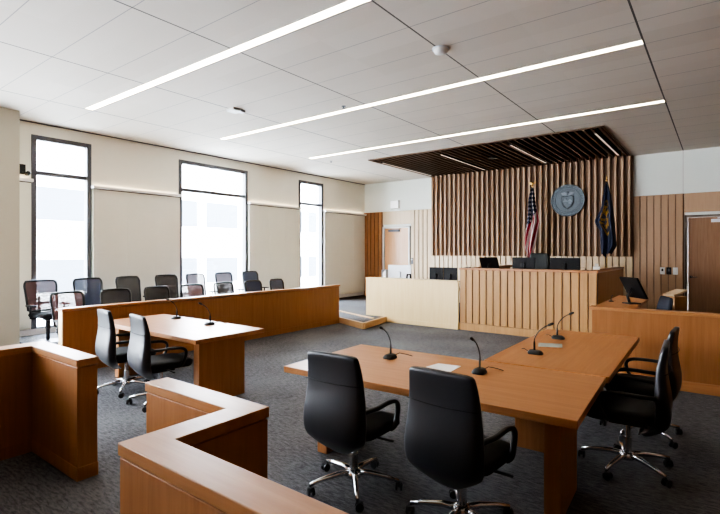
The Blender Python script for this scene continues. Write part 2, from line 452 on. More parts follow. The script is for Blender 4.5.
struct('wall_right', MB().box(XR, XR+.2, YR, YB, 0, ZC+.3), M['door'])
RW = [(-9.0, -7.3)]
w = MB().box(XL-.28, RW[0][0], YR-.2, YR, 0, ZC+.3).box(RW[0][1], XR+.2, YR-.2, YR, 0, ZC+.3)
for a, b in RW: w.box(a, b, YR-.2, YR, 0, .9).box(a, b, YR-.2, YR, 3.6, ZC+.3)
struct('wall_rear', w, M['door'])
for k, (a, b) in enumerate(RW):
    f = MB().box(a, a+.07, YR-.1, YR+.01, .9, 3.6).box(b-.07, b, YR-.1, YR+.01, .9, 3.6).box(a+.07, b-.07, YR-.1, YR+.01, .9, .97).box(a+.07, b-.07, YR-.1, YR+.01, 3.53, 3.6)
    fr = struct(f'window_{6+k}', f, M['frame'], .004)
    MB().box(a+.07, b-.07, YR-.06, YR-.05, .97, 3.53).build('glass_pane', M['glass'], fr)
# ceiling with the opening of the slatted canopy
CX0, CX1, CY0 = -7.26, -1.76, 9.90
c = MB()
c.box(XL, XR, YR, CY0, ZC, ZC+.12).box(XL, CX0, CY0, YB, ZC, ZC+.12).box(CX1, XR, CY0, YB, ZC, ZC+.12)
struct('ceiling', c, M['ceiling'])
struct('ceiling_slab', MB().box(XL-.28, XR+.2, YR-.2, YB+.28, ZC+.3, ZC+.45), M['upper'])

cn = empty('ceiling_canopy', (0,0,0), 0, 'dark walnut slatted canopy set in the ceiling above the judge bench', 'canopy')
s = MB(); N = 37; p = (CX1-CX0)/N
for i in range(N):
    xc = CX0+(i+.5)*p
    s.box(xc-.022, xc+.022, CY0+.03, 13.32, ZC-.02, ZC+.10)
s.build('slats', M['canopy'], cn, .002)
MB().box(CX0, CX1, CY0, 13.32, ZC+.22, ZC+.24).build('backing', M['dark_gap'], cn)
f = MB().box(CX0, CX1, CY0, CY0+.028, ZC-.025, ZC+.22).box(CX0, CX0+.022, CY0+.028, 13.32, ZC-.025, ZC+.22).box(CX1-.022, CX1, CY0+.028, 13.32, ZC-.025, ZC+.22)
f.build('frame', M['canopy'], cn, .002)
MB().lathe([(.13, 0), (.13, .02), (.1, .03)], Matrix.Translation((-4.53, 11.47, ZC-.05)), 24).build('round_speaker', M['black'], cn, smooth=False)
pl = empty('canopy_light', (-7.12, 0, 0), 0, 'slim linear light at the left edge of the slatted canopy', 'ceiling light', 'slim lights in the slatted canopy')
MB().box(-.03, .03, 10.34, 13.02, ZC-.03, ZC+.08).build('housing', M['black'], pl)
MB().box(-.017, .017, 10.36, 13.0, ZC-.034, ZC-.03).build('diffuser', M['led_small'], pl)
for x, lb in ((-5.39, 'slim linear canopy light between the left edge one and the round speaker'), (-3.68, 'slim linear canopy light just right of the round dark speaker'), (-1.975, 'slim linear light at the right edge of the slatted canopy')):
    q = copy_tree(pl); q.location.x = x; q['label'] = lb

def linear_light(y, x0, x1, label):
    e = empty('linear_ceiling_light', ((x0+x1)/2, y, ZC), 0, label, 'ceiling light', 'long linear lights in the panel ceiling')
    h = (x1-x0)/2
    MB().box(-h, h, -.068, -.058, -.006, .0).box(-h, h, .058, .068, -.006, .0).build('trim_frame', M['white'], e)
    MB().box(-h+.004, h-.004, -.058, .058, -.004, .0).build('diffuser', M['led'], e)
linear_light(3.565, -8.39, -.70, 'nearest long linear ceiling light, widest strip ending over the left windows')
linear_light(6.215, -8.39, -.70, 'middle long linear ceiling light between the two other strips')
linear_light(8.86, -8.34, -.70, 'farthest long linear ceiling light, closest to the slatted canopy')

# ------------------------------------------------------------------ ceiling devices
e = empty('ceiling_sensor', (-6.46, 5.04, ZC), R(0), 'square white ceiling sensor with a grey block, left of the middle strip light', 'sensor')
MB().box(-.10, .10, -.10, .10, -.045, 0).build('housing', M['white'], e, .012)
MB().box(.02, .12, .03, .13, -.055, -.012).build('sensor_eye', M['silver'], e, .01)
e = empty('smoke_detector', (-2.61, 5.0, ZC), 0, 'round white smoke detector on the ceiling between the first and second strip lights', 'smoke detector')
MB().lathe([(.085, 0), (.085, -.02), (.07, -.05), (.03, -.06)], None, 24).build('dome', M['white'], e, smooth=True)
MB().lathe([(.10, 0), (.10, -.012)], None, 24).build('base', M['silver'], e)
for x, y, lb in ((-4.90, 6.01, 'small ceiling sprinkler head close beside the middle strip light'), (-8.14, 9.46, 'small ceiling sprinkler head near the left end of the farthest strip light')):
    e = empty('ceiling_sprinkler', (x, y, ZC), 0, lb, 'sprinkler')
    MB().lathe([(.035, 0), (.035, -.008), (.012, -.01), (.012, -.035), (.028, -.037), (.028, -.041)], None, 16).build('sprinkler_head', M['frame'], e, smooth=False)

# ------------------------------------------------------------------ outside
b = empty('office_building', (-24, 0, 0), 0, 'white office building with grey window bands seen through the tall windows', 'building')
MB().box(-3, 0, -12, 40, -8, 6.2).build('facade', M['facade'], b)
for zz in (-.15, 3.1):
    for k in range(12):
        y0 = 2.27+k*2.88
        MB().box(-.02, .03, y0, y0+2.28, zz, zz+1.48).build('facade_window', M['facade_glass'], b)
struct('ground_outside', MB().box(-27, XL-.3, -12, 40, -.8, -.6).box(XL-.3, XR, -20, YR-.25, -.8, -.6), M['outground'])

# ------------------------------------------------------------------ seat makers
def make_task_chair(label):
    root = empty('conference_chair', (0,0,0), 0, label, 'chair', 'black leather conference chairs at the counsel tables')
    # back: lofted shell, slightly wider low down, curving under at the base
    prof = [  # z, y centre, width, thickness
        (.245, -.10, .10, .05), (.280, -.16, .20, .07), (.330, -.205, .33, .09), (.385, -.24, .45, .10), (.435, -.262, .51, .105), (.53, -.268, .52, .105), (.61, -.262, .51, .10),
        (.70, -.252, .488, .085), (.79, -.252, .468, .07), (.88, -.262, .455, .058), (.955, -.277, .44, .05), (.995, -.285, .428, .044), (1.012, -.287, .40, .03)]
    mb = MB(); rings = []
    for z, y, wd, th in prof:
        ring = rring(0, 0, 0, wd, th, th*.48, None, 4)
        rr = []
        for q in ring:
            f = (q.x/(wd/2))
            rr.append(Vector((q.x, y+q.y+.035*f*f, z-(.014*f*f if z > .9 else 0)+(.05*f*f*max(0, (.45-z)/.2)))))
        rings.append(rr)
    mb.loft(rings); bk = mb.build('backrest', M['leather'], root, smooth=True, sub=1)
    pts = []
    for k in range(9):
        x = -.233+.466*k/8; f = x/.235
        pts.append((x, -.252-.034+.035*f*f, .80))
    MB().tube(pts, .0028, 5).build('back_seam', M['seatfab'], bk, smooth=True)
    mb = MB(); rings = []
    for z, gr in ((.405, -.05), (.415, -.015), (.44, 0), (.475, 0), (.49, -.02), (.496, -.07)):
        rings.append([Vector((q.x, q.y+.045, z-.012*max(0, q.y/.25))) for q in rring(0, 0, 0, .50+gr*2, .48+gr*2, .09, None, 5)])
    mb.loft(rings); mb.build('seat', M['seatfab'], root, smooth=True)
    MB().box(-.10, .10, -.14, .12, .355, .405).obox(Matrix.Translation((.20, .02, .385)), .12, .012, .008).build('tilt_mechanism', M['black'], root, .01)
    MB().lathe([(.03, .10), (.03, .24), (.022, .242), (.022, .36)], None, 16).build('gas_column', M['chrome'], root, smooth=False)
    for sx in (-1, 1):
        x = sx*.262
        path = [(sx*.20, -.245, .60), (sx*.235, -.19, .625), (x, -.10, .632), (x, .02, .635), (x, .12, .625), (x, .17, .59), (x, .165, .52), (x, .13, .45), (sx*.235, .11, .425)]
        # densify
        P = [Vector(q) for q in path]; D = []
        for i in range(len(P)-1):
            a, b1, c1, d = P[max(i-1,0)], P[i], P[i+1], P[min(i+2, len(P)-1)]
            for k in range(4):
                u = k/4
                D.append(.5*((2*b1)+(-a+c1)*u+(2*a-5*b1+4*c1-d)*u*u+(-a+3*b1-3*c1+d)*u**3))
        D.append(P[-1])
        MB().tube(D, .016, 8, sx=1., sy=1.25).build('armrest', M['black'], root, smooth=True)
    mb = MB()
    mb.lathe([(.055, .075), (.06, .09), (.045, .125), (.03, .13)], None, 16)
    for k in range(5):
        a = R(94+72*k); d = Vector((math.cos(a), math.sin(a), 0))
        mb.tube([d*.03+Vector((0,0,.105)), d*.12+Vector((0,0,.108)), d*.24+Vector((0,0,.092)), d*.325+Vector((0,0,.072))], [.024, .021, .016, .013], 8)
    sb = mb.build('star_base', M['chrome'], root, smooth=True)
    for k in range(5):
        a = R(94+72*k); d = Vector((math.cos(a), math.sin(a), 0)); t = Vector((-d.y, d.x, 0))
        mb = MB(); ctr = d*.325+t*.012
        rot = Matrix.Translation(ctr+Vector((0,0,.028))) @ d.to_track_quat('Z', 'Y').to_matrix().to_4x4()
        for s0 in (-.026, .008): mb.lathe([(.018, s0), (.028, s0+.003), (.028, s0+.015), (.018, s0+.018)], rot, 14)
        mb.tube([d*.325+Vector((0,0,.07)), d*.325+Vector((0,0,.04)), ctr+Vector((0,0,.028))], .008, 6)
        mb.box(ctr.x-.016, ctr.x+.016, ctr.y-.016, ctr.y+.016, .03, .058)
        mb.build('caster', M['black'], sb)
    return root
TC = [(-2.09, 2.68, 2, 0, 'black leather conference chair left of the white paper at the foreground table'),
      (-1.265, 2.70, -3, 32, 'black leather conference chair directly in front of the white paper at the foreground table'),
      (-.575, 4.20, 93, 66, 'black conference chair at the side of the joined tables, the one nearer the camera'),
      (-.575, 5.05, 88, 66, 'black conference chair at the side of the joined tables, half hidden behind another'),
      (-5.74, 2.87, -8, 20, 'black conference chair at the table beside the jury rail, farther from the slab leg'),
      (-4.97, 2.87, -9, 0, 'black conference chair at the table beside the jury rail, nearer the slab leg')]
c0 = make_task_chair(TC[0][4])
for i, (x, y, a, br, lb) in enumerate(TC):
    o = c0 if i == 0 else copy_tree(c0)
    o.location = (x, y, 0); o.rotation_euler = (0, 0, R(a)); o['label'] = lb
    for ch in o.children:
        if ch.name.startswith('star_base'): ch.rotation_euler = (0, 0, R(br))

def make_jury_chair():
    root = empty('jury_chair', (0,0,0), 0, '', 'chair', 'mesh back chairs in the jury box')
    # local: faces +Y, pedestal at origin
    tilt = lambda z: -.20-.10*(z-.5)/.5
    def pt(x, z): return (x, tilt(z)+.05*(x/.24)**2-.0, z)
    loop = []
    hw = lambda z: .232+.03*(z-.52)/.48 - (.012 if z > .95 else 0)
    for z in (.54, .62, .70, .78, .86, .94, .985): loop.append(pt(hw(z), z))
    for x in (.225, .11, 0, -.11, -.225): loop.append(pt(x, 1.028 if abs(x) < .15 else 1.020))
    for z in (.985, .94, .86, .78, .70, .62, .54): loop.append(pt(-hw(z), z))
    for x in (-.19, -.10, 0, .10, .19): loop.append(pt(x, .515))
    MB().tube(loop, .018, 8, closed=True, sx=1., sy=1.).build('back_frame', M['black'], root, smooth=True)
    mb = MB(); vs = []; fs = []
    nz = 9; nx = 8
    for i in range(nz):
        z = .52+(1.02-.52)*i/(nz-1)
        for k in range(nx+1):
            vs.append(pt(hw(z)*(2*k/nx-1), z))
    for i in range(nz-1):
        for k in range(nx): a = i*(nx+1)+k; fs.append((a, a+1, a+nx+2, a+nx+1))
    mb.add(vs, fs); mb.build('mesh_back', M['mesh'], root, smooth=True)
    mb = MB(); mb.obox(Matrix.Translation((0, tilt(.64)-.02, .64)), .19, .012, .022)
    mb.build('lumbar_bar', M['black'], root, .008)
    MB().tube([(0, -.12, .40), (0, -.27, .42), (0, -.285, .56), (0, -.30, .75)], [.02, .022, .02, .016], 8, sx=1, sy=1.4).build('back_post', M['black'], root, smooth=True)
    mb = MB(); rings = []
    for z, gr in ((.42, -.05), (.43, -.012), (.455, 0), (.485, -.006), (.50, -.04)):
        rings.append([Vector((q.x, q.y+.03, z)) for q in rring(0, 0, 0, .49+gr*2, .47+gr*2, .09, None, 5)])
    mb.loft(rings); mb.build('seat', M['seatfab'], root, smooth=True)
    for sx in (-1, 1):
        x = sx*.27
        ap = MB().tube([(sx*.20, .0, .41), (x, .0, .42), (x, -.01, .52), (x, 0, .615)], .017, 8).build('arm_post', M['black'], root, smooth=True)
        MB().box(x-.035, x+.035, -.11, .13, .612, .64).build('arm_pad', M['black'], ap, .012)
    MB().lathe([(.03, .02), (.03, .22), (.038, .222), (.038, .36), (.08, .37), (.08, .42)], None, 16).build('pedestal', M['black'], root)
    MB().lathe([(.24, 0), (.24, .012), (.06, .03), (.035, .032)], None, 28).build('floor_plate', M['black'], root, smooth=False)
    return root
jc = make_jury_chair()
back = [3.16, 3.92, 4.69, 5.49, 6.21, 6.96, 7.74]; front = [3.16, 3.90, 4.66, 5.38, 6.12, 6.92, 7.63]
wh = ['at the left end by the pilaster', 'second from the pilaster, seen against the first window', 'third from the pilaster, before the wall board',
      'fourth from the pilaster, beside the middle window', 'fifth from the pilaster, first one against the middle window', 'sixth from the pilaster, against the middle window', 'at the right end, beside the middle window edge']
wf = ['at the left end by the rail end', 'second from the rail\'s left end', 'third from the rail\'s left end', 'in the middle of the row', 'third from the right end', 'second from the right end', 'at the right end, standing alone']
for r, (ys_, x, z, ws, rn) in enumerate(((back, -9.13, .15, wh, 'back'), (front, -8.02, 0, wf, 'front'))):
    for k, y in enumerate(ys_):
        o = jc if (r == 0 and k == 0) else copy_tree(jc)
        o.location = (x, y+.06, z); o.rotation_euler = (0, 0, R(-90+random.uniform(4, 14)))
        o['label'] = f'mesh jury chair, {rn} row, {ws[k]}'
        for ch in o.children:
            if ch.name.startswith('mesh_back'):
                mt = {(0,0): 'mesh_lit_plum', (1,0): 'mesh_lit_plum', (0,1): 'mesh_lit_blue', (0,4): 'mesh_lit_plum', (1,3): 'mesh_lit_plum', (0,5): 'mesh_lit_plum', (0,6): 'mesh_lit_blue', (1,5): 'mesh_lit_blue', (1,6): 'mesh_lit_blue'}.get((r, k), 'mesh')
                if ch.material_slots:
                    ch.material_slots[0].link = 'OBJECT'; ch.material_slots[0].material = M[mt]

# ------------------------------------------------------------------ rails and low walls
def low_wall(name, poly, h, label, cat, body='wood_z', group=None):
    e = empty(name, (0,0,0), 0, label, cat, group)
    MB().prism(offset(poly, -.006), .0, h-.062).build('panel', M[body], e, .003)
    MB().prism(offset(poly, -.012), h-.063, h-.052).build('shadow_groove', M['wood_z'], e)
    MB().prism(poly, h-.053, h).build('top_cap', M['rail_x'], e, .004)
    MB().prism(offset(poly, -.002), 0, .10).build('base_skirt', M[body], e, .003)
    return e
L1 = [(-4.78, -2.6), (-4.60, -2.6), (-4.60, 1.50), (-3.73, 1.50), (-3.73, 1.655), (-4.78, 1.655)]
low_wall('gallery_rail', L1, .89, 'oak gallery half wall with a short leg, at the left of the gate gap', 'half wall')
Z1 = [(-2.77, 1.495), (-1.985, 1.495), (-1.985, .955), (3.9, .955), (3.9, 1.12), (-1.83, 1.12), (-1.83, 1.645), (-2.77, 1.645)]
low_wall('gallery_rail', Z1, .89, 'oak gallery half wall stepping in a zigzag, right of the gate gap', 'half wall')
J = [(-7.26, 2.69), (-7.13, 2.69), (-7.13, 8.60), (-7.26, 8.60)]
e = empty('jury_rail', (0,0,0), 0, 'long oak jury box rail in front of the rows of mesh chairs', 'half wall')
MB().box(-7.25, -7.14, 2.70, 8.59, 0, .86).build('panel', M['wood_z'], e, .003)
MB().box(-7.27, -7.12, 2.68, 8.61, .865, .90).build('top_cap', M['rail_x'], e, .004)
MB().box(-7.255, -7.135, 2.685, 2.70, 0, .865).build('end_board', M['cream'], e, .002)
MB().box(-7.14, -7.128, 2.70, 8.59, 0, .10).build('base_skirt', M['wood_z'], e, .002)

# ------------------------------------------------------------------ tables
def table(x0, x1, y0, y1, rz, legs, label, grain):
    cx, cy = (x0+x1)/2, (y0+y1)/2; hx, hy = (x1-x0)/2, (y1-y0)/2
    e = empty('counsel_table', (cx, cy, 0), R(rz), label, 'table')
    MB().box(-hx, hx, -hy, hy, .68, .73).build('tabletop', M[grain], e, .004)
    MB().box(-hx+.25, hx-.25, -hy+.25, hy-.25, .662, .68).build('sub_frame', M['black'], e)
    for lx, ly, wx, wy in legs: MB().box(lx-wx/2, lx+wx/2, ly-wy/2, ly+wy/2, 0, .68).build('leg', M['wood_z'], e, .004)
    return e
table(-2.91, -.66, 2.80, 3.93, 2.6, [(-.875, -.12, .10, .50), (.94, -.08, .10, .52)], 'large oak counsel table across the foreground with two microphones and a paper', 'wood_x')
table(-1.675, -.69, 3.985, 6.06, 1.2, [(-.05, -.90, .40, .09), (-.05, .88, .40, .09)], 'oak table butted end-on behind the foreground table, reaching toward the bench', 'wood_y')
table(-6.76, -4.48, 2.985, 3.95, 0, [(-.80, -.10, .10, .58), (1.07, -.12, .10, .62)], 'oak counsel table at the left beside the jury rail', 'wood_x')

# ------------------------------------------------------------------ microphones
def make_mic(name='gooseneck_microphone'):
    e = empty(name, (0,0,0), 0, '', 'microphone', 'gooseneck desk microphones')
    mb = MB(); rings = []
    for z, g, dy in ((0, 0, 0), (.012, 0, 0), (.030, -.012, .004), (.036, -.025, .006)):
        rings.append([Vector((q.x, q.y+dy, z)) for q in rring(0, 0, 0, .10+g*2, .135+g*2, .04, None, 5)])
    mb.loft(rings); mb.build('mic_base', M['black'], e, smooth=False)
    n = []
    for k in range(13):
        t = k/12
        n.append((0, .01+.0*t-(.10*max(0, t-.35)**1.5*2.4), .034+.27*t-.03*max(0, t-.6)**2*6))
    gn = MB().tube(n, [.0095]*4+[.005]*9, 8).build('gooseneck', M['black'], e, smooth=True)
    a, b2 = Vector(n[-2]), Vector(n[-1]); d = (b2-a).normalized()
    MB().tube([b2-d*.01, b2+d*.005, b2+d*.04, b2+d*.05], [.006, .012, .012, .006], 10).build('mic_capsule', M['black'], gn, smooth=True)
    MB().tube([(0, .06, .012), (.03, .11, .03), (.08, .15, .018), (.13, .17, .004)], .0035, 6).build('cable', M['black'], e, smooth=True)
    return e
m0 = make_mic()
ZTB = .731
MC = [(-2.345, 3.53, ZTB, 0, 'gooseneck microphone on the foreground table, left of the white paper, cable trailing'),
      (-1.50, 3.52, ZTB, 0, 'gooseneck microphone on the foreground table, right of the white paper'),
      (-1.365, 4.49, ZTB, 90, 'gooseneck microphone on the end-on table, nearer one, before the greenish paper'),
      (-1.405, 5.42, ZTB, 90, 'gooseneck microphone on the end-on table, farther one behind the greenish paper'),
      (-6.13, 3.77, ZTB, 0, 'gooseneck microphone on the left table, the one beside the chairs'),
      (-5.28, 3.72, ZTB, 0, 'gooseneck microphone on the left table, nearer the slab leg'),
      (-1.33, 8.12, .915, 20, 'small gooseneck microphone on the witness shelf below the tilted monitor'),
      (-2.02, 9.66, 1.33, -90, 'small gooseneck microphone on the right end of the judge bench')]
for i, (x, y, z, a, lb) in enumerate(MC):
    o = m0 if i == 0 else copy_tree(m0)
    o.location = (x, y, z); o.rotation_euler = (0, 0, R(a)); o['label'] = lb
    if i == 6: o.scale = (.7, .7, .35)
    if i == 7: o.scale = (.6, .9, .22)
def sheet(name, pts, z, th, mat, label, cat):
    o = MB().prism(pts, z, z+th).build(name, mat); tag(o, label, cat); return o
sheet('paper_sheet', [(-1.925, 3.43), (-1.695, 3.41), (-1.705, 3.625), (-1.90, 3.60)], .7305, .003, M['paper'], 'white paper lying on the foreground table between two microphones', 'paper')
sheet('paper_sheet', [(-1.45, 4.86), (-1.24, 4.94), (-1.29, 5.12), (-1.50, 5.04)], .7305, .004, M['papergreen'], 'greenish paper lying on the end-on table between two microphones', 'paper')

# ------------------------------------------------------------------ judge bench, clerk desk, witness stand
b = empty('judge_bench', (0,0,0), 0, 'tall oak judge bench clad in vertical boards, below the seal', 'bench')
BX0, BX1, BY = -4.48, -1.775, 9.45
MB().box(BX0, BX1, BY+.025, BY+.08, 0, 1.285).build('front_panel', M['slat_back'], b)
boards(BX0+.005, BX1-.0, .150, .024, BY, .155, 1.285, .026).build('front_boards', M['bench'], b, .003)
MB().box(BX0-.0, BX1, BY-.012, BY+.025, 0, .15).build('plinth', M['bench'], b, .003)
MB().prism([(BX0, BY-.025), (BX1+.015, BY-.025), (BX1+.015, 12.4), (BX1-.16, 12.4), (BX1-.16, 9.76), (BX0+.16, 9.76), (BX0+.16, 12.4), (BX0, 12.4)], 1.288, 1.328).build('countertop', M['rail_x'], b, .004)
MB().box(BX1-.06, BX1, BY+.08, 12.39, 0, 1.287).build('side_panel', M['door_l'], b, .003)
MB().box(BX0, BX0+.06, BY+.08, 12.39, 0, 1.287).build('side_panel', M['wood_z'], b, .003)
MB().box(BX0+.06, BX1-.06, BY+.08, 10.45, 1.16, 1.20).build('worktop', M['wood_x'], b, .003)

k = empty('clerk_desk', (0,0,0), 0, 'pale maple clerk desk with a plain front, left of the judge bench', 'desk')
KX0, KX1, KY = -6.96, -4.49, 9.41
MB().box(KX0, KX1, KY, KY+.045, .0, 1.02).build('front_panel', M['cream'], k, .003)
MB().box(KX0-.008, KX1, KY-.012, KY+.20, 1.02, 1.045).build('top_cap', M['cream'], k, .003)
MB().box(KX0, KX1, KY-.014, KY, 0, .10).build('plinth', M['cream'], k, .003)
MB().box(KX0, KX0+.045, KY+.045, 11.0, .121, 1.02).build('side_panel', M['cream'], k, .003)
MB().box(KX0+.045, KX1, KY+.045, 10.25, .83, .87).build('worktop', M['cream'], k, .003)

w = empty('witness_stand', (0,0,0), 0, 'oak witness stand half wall with a shelf, below the right door', 'half wall')
WX0, WY = -1.36, 6.90
MB().box(WX0, 3.95, WY, WY+.07, 0, .912).build('front_panel', M['wood_z'], w, .003)
MB().box(WX0-.03, 3.95, WY-.03, WY+.13, .912, .952).build('top_cap', M['rail_x'], w, .004)
MB().box(WX0, 3.95, WY-.012, WY, 0, .125).build('plinth', M['rail_x'], w, .003)
MB().box(WX0-.0, WX0+.06, WY+.07, 9.40, .121, .88).build('side_panel', M['wood_z'], w, .003)
MB().prism([(WX0-.06, 7.03), (-.93, 7.03), (-.93, 9.0), (WX0-.06, 9.42)], .88, .91).build('shelf', M['wood_y'], w, .003)

# ------------------------------------------------------------------ monitors
def make_monitor(wd, ht, back='black'):
    e = empty('monitor', (0,0,0), 0, '', 'monitor')
    # local: screen faces +Y, foot at z=0
    piv = Matrix.Translation((0, 0, .30-.03)) 
    MB().box(-wd/2, wd/2, -.03, -.0, .12, .12+ht).build('casing', M[back], e, .006)
    MB().box(-wd/2+.012, wd/2-.012, 0, .002, .132, .12+ht-.012).build('screen', M['screen'], e)
    MB().box(-.03, .03, -.075, -.031, .01, .12+ht*.55).build('stand_neck', M[back], e, .006)
    MB().box(-.12, .12, -.15, .06, 0, .012).build('stand_foot', M[back], e, .005)
    return e
def mon(x, y, z, yaw, wd, ht, label, back='black', tilt=0, zs=1.):
    e = make_monitor(wd, ht, back); e.location = (x, y, z); e.rotation_euler = (R(tilt), 0, R(yaw)); e['label'] = label; return e
mon(-6.26, 9.86, .871, 12, .60, .36, 'silver backed monitor on the clerk desk, nearest the left door', 'silver')
mon(-5.235, 9.83, .871, 2, .345, .325, 'black monitor on the clerk desk, left one of the touching pair', 'blackback')
mon(-4.875, 9.83, .871, -2, .345, .325, 'black monitor on the clerk desk, right one of the touching pair', 'blackback')
mon(-3.27, 9.98, 1.201, 0, .47, .235, 'wide black monitor on the judge bench, left of the high backed chair', 'blackback')
mon(-2.46, 9.98, 1.201, 0, .57, .235, 'wide black monitor on the judge bench, right of the high backed chair', 'blackback')
# touch screens leaning back on short arms
def leaning(x, y, z, yaw, hw, hh, tilt, zc, label):
    e = empty('touch_monitor', (x, y, z), R(yaw), label, 'monitor')
    T = Matrix.Translation((0, 0, zc)) @ Matrix.Rotation(R(tilt), 4, 'X')
    MB().obox(T, hw, .014, hh).build('casing', M['blackback'], e, .006)
    MB().obox(T @ Matrix.Translation((0, .0155, 0)), hw-.012, .001, hh-.012).build('screen', M['screen'], e)
    MB().tube([(0, -.06, .01), (0, -.09, zc*.5), (0, -.02, zc-.01)], .02, 8).build('stand_arm', M['black'], e, smooth=True)
    MB().box(-.09, .09, -.12, .06, 0, .014).build('stand_foot', M['black'], e, .005)
leaning(-1.02, 8.02, .911, -48, .20, .17, 28, .235, 'black tilted monitor on the witness shelf')
leaning(-4.03, 10.0, 1.201, 3, .20, .155, 34, .22, 'black monitor leaning on the end of the judge bench next to the clerk desk')

# judge chair, witness chair, clerk phone
j = empty('judge_chair', (-3.27, 10.75, .45), R(180), 'high backed dark teal leather chair behind the judge bench', 'chair')
mb = MB(); rings = []
for z, y, wd, th in ((.50, -.23, .44, .09), (.60, -.25, .49, .11), (.85, -.26, .48, .09), (1.05, -.28, .45, .07), (1.17, -.30, .42, .06), (1.20, -.303, .36, .035)):
    rings.append([Vector((q.x, y+q.y, z)) for q in rring(0, 0, 0, wd, th, th*.48, None, 4)])
mb.loft(rings); mb.build('backrest', M['teal'], j, smooth=True, sub=1)
mb = MB().loft([[Vector((q.x, q.y+.03, z)) for q in rring(0, 0, 0, .5+g, .5+g, .09, None, 5)] for z, g in ((.43, -.06), (.45, 0), (.50, 0), (.53, -.08))]); mb.build('seat', M['teal'], j, smooth=True)
MB().lathe([(.03, .06), (.03, .43)], None, 12).build('gas_column', M['black'], j)
mb = MB()
for q in range(5):
    a = R(72*q); mb.tube([(0,0,.07), (.3*math.cos(a), .3*math.sin(a), .03)], [.025, .018], 8)
mb.build('star_base', M['black'], j, smooth=True)
for sx in (-1, 1): MB().tube([(sx*.24, -.05, .46), (sx*.30, -.06, .56), (sx*.30, .12, .66), (sx*.30, -.18, .67)], .02, 8).build('armrest', M['black'], j, smooth=True)

j = empty('witness_chair', (-.86, 7.93, .12), R(112), 'navy upholstered chair behind the witness stand wall, beside the right door', 'chair')
mb = MB(); rings = []
for z, y, wd, th in ((.46, -.20, .42, .08), (.60, -.22, .46, .09), (.80, -.25, .45, .07), (.90, -.27, .42, .05), (.92, -.272, .38, .03)):
    rings.append([Vector((q.x, y+q.y, z)) for q in rring(0, 0, 0, wd, th, th*.48, None, 4)])
mb.loft(rings); mb.build('backrest', M['navy'], j, smooth=True, sub=1)
mb = MB().loft([[Vector((q.x, q.y+.03, z)) for q in rring(0, 0, 0, .48+g, .46+g, .08, None, 5)] for z, g in ((.40, -.06), (.42, 0), (.46, 0), (.49, -.08))]); mb.build('seat', M['navy'], j, smooth=True)
MB().lathe([(.03, .05), (.03, .40)], None, 12).build('gas_column', M['black'], j)
mb = MB()
for q in range(5):
    a = R(72*q); mb.tube([(0,0,.06), (.28*math.cos(a), .28*math.sin(a), .025)], [.024, .018], 8)
mb.build('star_base', M['black'], j, smooth=True)
e = empty('wooden_lectern', (-.53, 8.45, .12), R(-35), 'small tan wooden stand with a sloping top, behind the navy witness chair', 'lectern')
MB().box(-.09, .09, -.12, .12, 0, .90).build('body', M['bench'], e, .005)
MB().obox(Matrix.Translation((0, 0, .95)) @ Matrix.Rotation(R(14), 4, 'X'), .09, .14, .014).build('sloping_top', M['slat_low'], e, .003)

e = empty('desk_telephone', (-6.0, 9.72, .871), R(170), 'black desk telephone in front of the silver monitor on the clerk desk', 'telephone')
MB().prism([(-.11, -.09), (.11, -.09), (.11, .09), (-.11, .09)], 0, .05).obox(Matrix.Translation((.03, .03, .11)) @ Matrix.Rotation(R(45), 4, 'X'), .07, .06, .012).build('phone_body', M['black'], e, .008)
MB().tube([(-.08, -.09, .08), (-.08, -.07, .26), (-.08, .04, .265), (-.08, .08, .08)], .022, 8).build('handset', M['black'], e, smooth=True)
e = empty('file_holder', (-6.62, 9.78, .871), 0, 'small grey upright file holder at the left end of the clerk desk', 'file holder')
MB().box(-.06, .06, -.1, .1, 0, .02).box(-.06, -.05, -.1, .1, .02, .36).box(.05, .06, -.1, .1, .02, .36).build('holder_frame', M['silver'], e, .003)
for q in range(3): MB().box(-.035+q*.028, -.012+q*.028, -.09, .09, .022, .30+.02*q).build('folder', M['paper'], e, .002)
o = MB().box(-.05, .05, -.035, .035, 0, .018).build('name_block', M['black'], None, .004); o.location = (-4.36, 9.62, 1.329); tag(o, 'small flat black block on the left corner of the judge bench', 'desk block')
e = empty('tissue_box', (-1.93, 10.2, 1.329), R(12), 'small white box on the right rear of the judge bench top', 'tissue box')
MB().box(-.06, .06, -.10, .10, 0, .06).build('carton', M['white'], e, .003)
MB().add([(-.03,-.02,.06),(.03,-.02,.06),(.035,.03,.11),(-.02,.03,.12),(0,.0,.10)], [(0,1,2,4),(0,4,3),(2,3,4)]).build('tissue', M['paper'], e)

